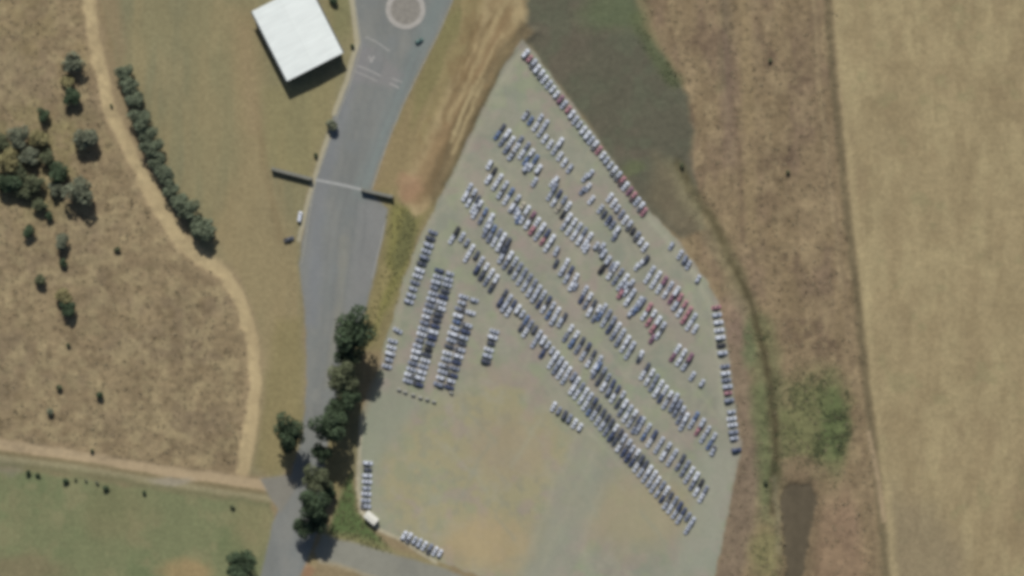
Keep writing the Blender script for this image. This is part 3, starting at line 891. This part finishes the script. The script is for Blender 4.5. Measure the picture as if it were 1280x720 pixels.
MASS = MB(); MASS_M = [M_CAR[k] for k in PAINTS] + [M_GLASS, M_TYRE, M_TRAY]
ci = {k: i for i, k in enumerate(PAINTS)}; GI = len(PAINTS)


def add_mass(kind, colr, px, py, h):
    x, y = W(px, py); c, s = math.cos(h), math.sin(h)

    def add(m, mi):
        i = len(MASS.v)
        MASS.v += [(x + CS * (c * p[0] - s * p[1]), y + CS * (s * p[0] + c * p[1]), CS * p[2]) for p in m.v]
        MASS.f += [tuple(q + i for q in f) for f in m.f]; MASS.mi += [mi] * len(m.f)
    g = GEO[kind]
    add(g['body'], ci[colr])
    for m in [g['windscreen'], g['rear_window']] + g['side_window']:
        add(m, GI)
    for m in g['wheel']:
        add(m, GI + 1)
    if 'tray' in g:
        add(g['tray'], GI + 2)


for key, spots in SPOTS.items():
    if key not in WHERE:
        for f, px, py, h, pal in spots:
            add_mass(pick(KW), pick(PAL[pal]), px, py, h)
        continue
    files = {}
    for s in spots:
        files.setdefault(s[0], []).append(s)
    where, grp = WHERE[key]
    for f, lst in files.items():
        lst.sort(key=(lambda s: s[1]) if key in ('gate', 'lone') else (lambda s: s[2] + 0.6 * s[1]) if key in ('edge', 'second', 'third', 'corner') else (lambda s: s[2]))
        for n, (_, px, py, h, pal) in enumerate(lst):
            kind, c = pick(KW), pick(PAL[pal])
            if f:
                lab = f'{c} {kind}, {ordinal(n + 1)} from top, {f} {where}'
            else:
                lab = f'{c} {kind}, {ordinal(n + 1)} {where}'
            car(kind, c, px, py, h, lab, grp)
            n_ind += 1
o = link('parked_cars', MASS.mesh('parked_cars', MASS_M)); tag(o, 'dense slanting double rows of mixed cars filling the middle of the gravel lot', 'cars', None, 'stuff')
print('individual cars', n_ind, 'mass', sum(len(v) for k, v in SPOTS.items() if k not in WHERE))
# cars outside the lot
car('hatchback', 'green', 524, 51, math.radians(28), 'hatchback driving on the road just below the roundabout, its shadow taken into dark green paint', None, name='car')  # body colour darkened to take in the pale car's own shadow
car('van', 'white', 375, 271, math.radians(80), 'white van parked on the footpath edge left of the road', None, cat='van', name='parked_van')
car('ute', 'charcoal', 361, 299, math.radians(16), 'dark utility vehicle parked on dry grass below the white van', None, cat='utility vehicle', name='parked_ute', z=ground_z(361, 299))

# ------------------------------------------------------------------ small concrete blocks at the foot of the upright double rows
M_BLOCK = flat_mat('block_concrete', (.24, .24, .215), .85, vary=.15, scale=2)
blk = [(499, 487), (506.5, 490), (516.5, 493.5), (525.5, 497), (534, 499), (542.5, 502), (564, 491)]
mb = MB(); mb.box(-.9, .9, -.5, .5, 0, .6, .12); mb.box(-.75, .75, -.36, .36, .6, 1.05, .1); bme = mb.mesh('barrier_block', [M_BLOCK])
for i, (px, py) in enumerate(blk):
    x, y = W(px, py)
    o = link('barrier_block', bme); o.location = (x, y, 0); o.rotation_euler = (0, 0, math.radians(-20 + random.uniform(-8, 8)))
    lab = f'small grey concrete block, {ordinal(i + 1)} from left below the longest upright double row' if i < 6 else 'small grey concrete block alone below the shorter upright double row'
    tag(o, lab, 'barrier block', 'concrete blocks below the upright rows')

# ------------------------------------------------------------------ trees
M_BARK = flat_mat('tree_bark', (.14, .11, .085), .9, vary=.3, scale=3)
LEAF = {'dark': leaf_mat('dark_leaves', (.046, .068, .036)), 'olive': leaf_mat('olive_leaves', (.085, .096, .052)), 'grey': leaf_mat('grey_green_leaves', (.125, .136, .090)),
        'yellow': leaf_mat('yellowish_leaves', (.20, .18, .085)), 'row': leaf_mat('hedge_tree_leaves', (.100, .120, .076))}


def crown_mesh(seed, lobes, n, leaf, flat=0.8, spread=0.55, name='crown'):
    r = np.random.default_rng(seed)
    cs = []
    for k in range(lobes):
        a = r.uniform(0, 2 * math.pi); d = spread * math.sqrt(r.uniform(0.05, 1))
        cs.append((d * math.cos(a), d * math.sin(a), r.uniform(-.25, .3) * flat, r.uniform(.34, .56)))
    cs.append((0, 0, .12, .5))
    v = []; f = []
    wts = np.array([c[3] ** 2 for c in cs]); wts /= wts.sum()
    for k in range(n):
        c = cs[r.choice(len(cs), p=wts)]
        d = r.normal(size=3); d /= np.linalg.norm(d)
        if d[2] < -0.35: d[2] *= -1
        rad = c[3] * (r.uniform(.72, 1.06) if r.random() < .85 else r.uniform(.3, 1.2))
        p = np.array(c[:3]) + d * rad * np.array((1, 1, flat))
        nrm = d * .9 + r.normal(size=3) * .55 + np.array((0, 0, .35)); nrm /= np.linalg.norm(nrm)
        t = np.cross(nrm, r.normal(size=3)); t /= np.linalg.norm(t); b = np.cross(nrm, t)
        s = leaf * r.uniform(.6, 1.35)
        i = len(v)
        v += [p - t * s, p - b * s * .6 + nrm * s * .12, p + t * s, p + b * s * .6 + nrm * s * .12]
        f.append((i, i + 1, i + 2, i + 3))
    me = bpy.data.meshes.new(name); me.from_pydata([tuple(q) for q in v], [], f)
    return me, cs


def trunk_mesh(cs, h, r):
    """unit-crown tree: crown centre at height h, in crown radii"""
    mb = MB()
    mb.tube([(0, 0, -.1), (.02, .01, h * .35), (.0, -.02, h * .7), (.01, 0, h)], [r * 1.5, r, r * .8, r * .45], 8)
    for c in cs[:5]:
        a = np.array((0, 0, h * .55)); b = np.array((c[0], c[1], h + c[2]))
        mb.tube([a, a * .5 + b * .5 + np.array((0, 0, .08)), b], [r * .55, r * .4, r * .15], 6)
    return mb.mesh('trunk', [M_BARK])


TYPES = {}
for kind, specs in {'gum': [(11, 11, 2600, .08, .85, .72), (12, 10, 2400, .08, .9, .66), (13, 12, 2600, .08, .8, .75)],
                    'round': [(21, 7, 1300, .11, .85, .6), (22, 9, 1300, .11, .9, .66), (23, 6, 1300, .11, .85, .58), (24, 8, 1200, .12, .8, .7), (25, 10, 1300, .1, .85, .7)],
                    'shrub': [(31, 4, 420, .17, .8, .4), (32, 5, 420, .17, .8, .45)]}.items():
    for sp in specs:
        me, cs = crown_mesh(*sp)
        hh = {'gum': 1.45, 'round': .8, 'shrub': .62}[kind]
        TYPES.setdefault(kind, []).append((me, trunk_mesh(cs, hh, {'gum': .07, 'round': .06, 'shrub': .05}[kind]), hh))
CROWNS = {}


def tree(px, py, r_px, kind, leaf, label, group=None, name='tree', cat='tree', hs=1.0, sy=1.0):
    v = TYPES[kind][random.randrange(len(TYPES[kind]))]
    key = (v[0].name, leaf)
    if key not in CROWNS:
        m = v[0].copy(); m.materials.clear(); m.materials.append(LEAF[leaf]); CROWNS[key] = m
    r = r_px * S
    x, y = W(px, py)
    root = empty(name, x, y, ground_z(px, py) - .03, random.uniform(0, 6.28), label, cat, group)
    q = random.uniform(.86, 1.12)
    root.scale = (r * q, r * sy / q, r * hs)
    t = link('trunk', v[1], root)
    c = link('crown', CROWNS[key], root); c.location = (0, 0, v[2])
    return root


# big roadside trees
G = 'big dark trees along the road'
tree(446, 414, 27, 'gum', 'dark', 'largest dark green gum tree right of the road with long shadow toward parked cars', G, 'gum_tree', hs=1.25)
tree(431, 470, 22, 'gum', 'olive', 'olive green tree below the largest gum on the road right side', G, 'gum_tree', hs=1.15)
tree(436, 496, 17, 'gum', 'dark', 'dark tree tucked under the olive green tree by the road', G, 'gum_tree', hs=1.3)
tree(413, 531, 21, 'gum', 'dark', 'dark tree by the road above the grass triangle, left of the gravel lot edge', G, 'gum_tree', hs=1.35)
tree(364, 537, 20, 'gum', 'dark', 'dark upper tree of the pair on the road left side', G, 'gum_tree', hs=1.3)
tree(397, 598, 18, 'gum', 'olive', 'thin olive tree by the road level with the farm track junction', G, 'gum_tree', hs=1.1)
tree(393, 628, 21, 'gum', 'dark', 'dark tree beside the green grass triangle, lowest of the roadside line', G, 'gum_tree', hs=1.35)
tree(410, 612, 12, 'round', 'dark', 'small dark tree on the edge of the green grass triangle', G, 'gum_tree')
tree(381, 655, 14, 'gum', 'dark', 'low dark tree at the road just above the access road mouth', G, 'gum_tree', hs=1.2)
tree(306, 708, 20, 'gum', 'dark', 'dark tree at the bottom photo edge on the green field corner', G, 'gum_tree')
tree(438, 441, 17, 'gum', 'dark', 'dark tree wedged between the largest gum and the olive green tree', G, 'gum_tree', hs=1.3)
tree(424, 512, 15, 'gum', 'dark', 'dark tree joining the roadside crowns above the grass triangle on the lot side', G, 'gum_tree', hs=1.2)
tree(404, 566, 14, 'gum', 'dark', 'dark tree in the road belt level with the tree pair opposite', G, 'gum_tree', hs=1.2)
tree(399, 648, 15, 'gum', 'dark', 'dark tree at the lower tip of the green grass triangle', G, 'gum_tree', hs=1.2)
tree(362, 553, 12, 'gum', 'dark', 'smaller dark lower tree of the pair on the road left side', G, 'gum_tree', hs=1.2)
# the line along the curved dirt track
T = [(158, 95, 11), (163, 111, 12), (170, 129, 12), (177, 152, 14), (186, 171, 12), (193, 189, 13), (200, 207, 11), (207, 222, 12), (215, 238, 11), (225, 252, 11), (236, 264, 14), (247, 281, 10), (257, 291, 15)]
for i, (x, y, r) in enumerate(T):
    lab = {0: 'topmost tree of the line beside the curved dirt track', 12: 'lowest tree of the line beside the curved dirt track'}.get(i, f'{ordinal(i + 1)} tree from the top in the line beside the curved dirt track')
    tree(x - 1, y - 3, r * 1.1, 'round', 'row', 'grey-green ' + lab, 'line of trees beside the dirt track', 'row_tree', hs=1.0)
# scattered bush trees in the scrub
B_ = 'scattered bush trees in the left scrub'
for (x, y, r, leaf, lab) in [
    (92, 80, 14, 'grey', 'grey-green bush tree near the top of the dirt track, highest in the scrub'),
    (84, 103, 9, 'yellow', 'yellowish small tree squeezed between two dark bush trees near the track'),
    (90, 122, 12, 'dark', 'dark bush tree below the yellowish small tree near the track'),
    (55, 143, 9, 'dark', 'small dark tree just above the big clump in the scrub'),
    (108, 172, 17, 'grey', 'wide grey-green tree right of the big clump near the track'),
    (25, 172, 15, 'grey', 'grey-green tree at the top left of the big clump'),
    (50, 172, 14, 'yellow', 'yellowish tree at the top of the big clump in the scrub'),
    (10, 200, 16, 'yellow', 'yellowish tree at the left photo edge of the big clump'),
    (38, 196, 13, 'grey', 'grey-green tree in the middle of the big clump'),
    (72, 216, 14, 'dark', 'dark tree on the right side of the big clump'),
    (12, 228, 16, 'dark', 'dark tree at the left photo edge below the yellowish tree'),
    (42, 230, 14, 'olive', 'olive tree in the lower middle of the big clump'),
    (50, 256, 10, 'olive', 'olive tree at the bottom tip of the big clump'),
    (62, 270, 6, 'dark', 'small dark bush hanging off the bottom tip of the big clump'),
    (99, 238, 19, 'grey', 'widest grey-green tree standing free below the clump right side'),
    (26, 214, 12, 'olive', 'olive tree filling the centre of the big clump left of the grey-green one'),
    (58, 196, 11, 'olive', 'olive tree in the big clump between its yellowish top and dark right side'),
    (70, 236, 10, 'grey', 'small grey-green tree at the lower right of the big clump'),
    (28, 240, 11, 'olive', 'olive tree at the lower left of the big clump'),
    (2, 178, 12, 'olive', 'olive tree cut by the left photo edge at the top of the clump'),
    (37, 290, 9, 'dark', 'dark bush below the big clump near the left photo edge'),
    (79, 302, 11, 'grey', 'grey-green bush tree below the widest free tree in the scrub'),
    (80, 328, 6, 'dark', 'small dark bush touching the foot of the grey-green bush tree'),
    (51, 350, 8, 'olive', 'olive bush left of the yellow-topped bush in mid scrub'),
    (82, 370, 12, 'yellow', 'yellow-topped bush tree alone in the mid scrub'),
    (85, 385, 11, 'dark', 'dark bush directly below the yellow-topped bush in mid scrub'),
]:
    tree(x, y, r * 1.03, 'round', leaf, lab, B_, 'bush_tree')
S_ = 'small shrubs on dry grass'
for (x, y, r, leaf, lab) in [
    (75, 485, 6, 'olive', 'small olive shrub in the lower scrub, topmost of three near each other'),
    (62, 514, 7, 'grey', 'small grey shrub in the lower scrub, leftmost of three near each other'),
    (126, 494, 7, 'dark', 'small dark shrub in the lower scrub, rightmost of three near each other'),
    (85, 431, 4, 'dark', 'tiny dark shrub alone between the mid scrub bushes and lower shrubs'),
    (146, 312, 5, 'olive', 'tiny olive shrub alone in the scrub left of the track bend'),
    (139, 132, 3, 'dark', 'tiny dark shrub on the dirt track edge left of the tree line'),
    (115, 563, 4, 'dark', 'tiny dark shrub on the upper edge of the farm track'),
    (414, 155, 11, 'grey', 'round grey-green bush on the footpath beside the road'),
    (441, 58, 4, 'dark', 'tiny dark bush by the footpath right of the white shed'),
    (395, 195, 4, 'dark', 'tiny dark bush by the footpath above the long grey wall'),
    (416, 1, 7, 'dark', 'dark shrub at the top photo edge right of the white shed'),
    (36, 590, 5, 'dark', 'dark shrub below the farm track, leftmost of the sparse field line'),
    (47, 594, 4, 'dark', 'dark shrub second from left in the sparse line below the farm track'),
    (83, 601, 5, 'dark', 'dark shrub third from left in the sparse line below the farm track'),
    (95, 599, 3, 'olive', 'tiny olive shrub close right of the third dark field shrub'),
    (108, 601, 3, 'grey', 'tiny grey shrub left of its twin in the sparse field line'),
    (121, 603, 3, 'grey', 'tiny grey shrub right of its twin in the sparse field line'),
    (133, 610, 5, 'dark', 'dark shrub set lower in the sparse line below the farm track'),
    (180, 616, 4, 'dark', 'dark shrub rightmost of the sparse line below the farm track'),
    (291, 634, 4, 'olive', 'small olive shrub near the right corner of the green field'),
    (852, 206, 5, 'olive', 'olive shrub at the top end of the creek beside dark grass'),
    (985, 215, 4, 'olive', 'dry olive shrub alone in the brown scrub right of the creek'),
    (962, 76, 4, 'olive', 'olive shrub high in the brown scrub beyond the dark grass'),
    (956, 602, 5, 'olive', 'olive shrub on the creek bank just left of the pond top'),
]:
    tree(x, y, r, 'shrub', leaf, lab, S_, 'shrub', 'shrub')


# ------------------------------------------------------------------ ground cover nobody could count
def tufts(name, label, pts, size, mat, per=5, tall=.5):
    r = np.random.default_rng(len(pts) + 3); v = []; f = []
    for (px, py) in pts:
        x, y = W(px, py); z = ground_z(px, py) - .03
        s = size * r.uniform(.5, 1.6)
        for k in range(per):
            a = r.uniform(0, 6.28); d = s * r.uniform(0, .7); lx, ly = x + d * math.cos(a), y + d * math.sin(a)
            b = r.uniform(0, 6.28); w = s * r.uniform(.25, .5); h = tall * s * r.uniform(.6, 1.3)
            dx, dy = math.cos(b) * w, math.sin(b) * w; tx, ty = -math.sin(b) * h * .6, math.cos(b) * h * .6
            i = len(v)
            v += [(lx - dx, ly - dy, z), (lx + dx, ly + dy, z), (lx + dx * .5 + tx, ly + dy * .5 + ty, z + h), (lx - dx * .5 + tx, ly - dy * .5 + ty, z + h)]
            f.append((i, i + 1, i + 2, i + 3))
    me = bpy.data.meshes.new(name); me.from_pydata(v, [], f)
    o = link(name, me, None, [mat]); tag(o, label, 'ground cover', None, 'stuff')


def scatter(mask, n):
    out = []
    r = np.random.default_rng(n)
    while len(out) < n:
        i, j = r.integers(0, NY - 1), r.integers(0, NX - 1)
        if r.random() < mask[i, j] and cls[i, j] == 0:
            out.append((gx[j] + r.uniform(0, STEP), gy[i] + r.uniform(0, STEP)))
    return out


pat = n01(30, 401, lo=-.3, hi=.4)
tufts('dry_grass_tussocks', 'dry brown grass tussocks scattered over the scrub', scatter(np.clip(scrubL * pat + .6 * mid * pat, 0, 1), 2200), .5, leaf_mat('dry_tussock', (.185, .16, .105), .25))
tufts('pale_grass_tussocks', 'pale straw grass tussocks scattered over the scrub', scatter(np.clip(scrubL + mid, 0, 1) * (1 - pat), 3200), .6, leaf_mat('straw_tussock', (.25, .21, .135), .2))
gm = np.clip(mblob(1042, 530, 20, 55, 8) + .45 * mblob(1010, 520, 42, 55, 12) + .5 * mline(CREEK[5:], 26, 8, 5) * n01(20, 402) + .4 * mblob(962, 690, 20, 30, 8) + .4 * mline([(795, 25), (818, 65), (842, 100)], 14, 8, 5), 0, 1)
tufts('creek_reeds', 'green reeds and grasses growing along the creek and pond', scatter(gm * n01(14, 403, lo=-.3, hi=.4), 3200), .38, leaf_mat('reed_green', (.10, .118, .062), .3), 5, .5)
vm = np.clip(.6 * mpoly([(490, 255), (528, 262), (510, 330), (470, 420), (450, 440), (480, 330)], 7) + mpoly([(440, 590), (446, 640), (490, 690), (470, 690), (410, 668), (425, 620)], 5), 0, 1)
tufts('verge_grass', 'green verge grass between the road and the gravel lot', scatter(vm, 700), .5, leaf_mat('verge_green', (.15, .15, .075), .25))

# ------------------------------------------------------------------ light, sky, camera
EL, AZ = math.radians(41), math.radians(-9)      # sun stands north and a touch west (photo up is north); azimuth clockwise from +Y
sun_dir = np.array((math.sin(AZ) * math.cos(EL), math.cos(AZ) * math.cos(EL), math.sin(EL)))
ld = bpy.data.lights.new('sun', 'SUN'); ld.energy = 5.0; ld.angle = math.radians(0.6); ld.color = (1.0, 0.965, 0.915)
lo = bpy.data.objects.new('sun', ld); col.objects.link(lo)
from mathutils import Vector
lo.rotation_euler = Vector(sun_dir).to_track_quat('Z', 'Y').to_euler(); lo.location = (0, 0, 200)
w = bpy.data.worlds.new('World'); scene.world = w; w.use_nodes = True
nt = w.node_tree; bg = nt.nodes['Background']
sky = nt.nodes.new('ShaderNodeTexSky'); sky.sky_type = 'NISHITA'; sky.sun_disc = False
sky.sun_elevation = EL; sky.sun_rotation = AZ; sky.dust_density = 1.5
nt.links.new(sky.outputs['Color'], bg.inputs['Color']); bg.inputs['Strength'].default_value = 0.07

HC = 2400.0
cd = bpy.data.cameras.new('camera'); cam = bpy.data.objects.new('camera', cd); col.objects.link(cam)
cam.location = (0, 0, HC); cam.rotation_euler = (0, 0, 0)
cd.sensor_fit = 'HORIZONTAL'; cd.angle = 2 * math.atan(640 * S / HC); cd.clip_start = 10; cd.clip_end = 30000
scene.camera = cam
scene.view_settings.view_transform = 'Standard'; scene.view_settings.look = 'None'
scene.view_settings.exposure = 0.0; scene.view_settings.gamma = 1.0; scene.view_settings.use_curve_mapping = False
scene.render.engine = 'CYCLES'
scene.cycles.pixel_filter_type = 'BLACKMAN_HARRIS'; scene.cycles.filter_width = 4.4
scene.cycles.max_bounces = 4
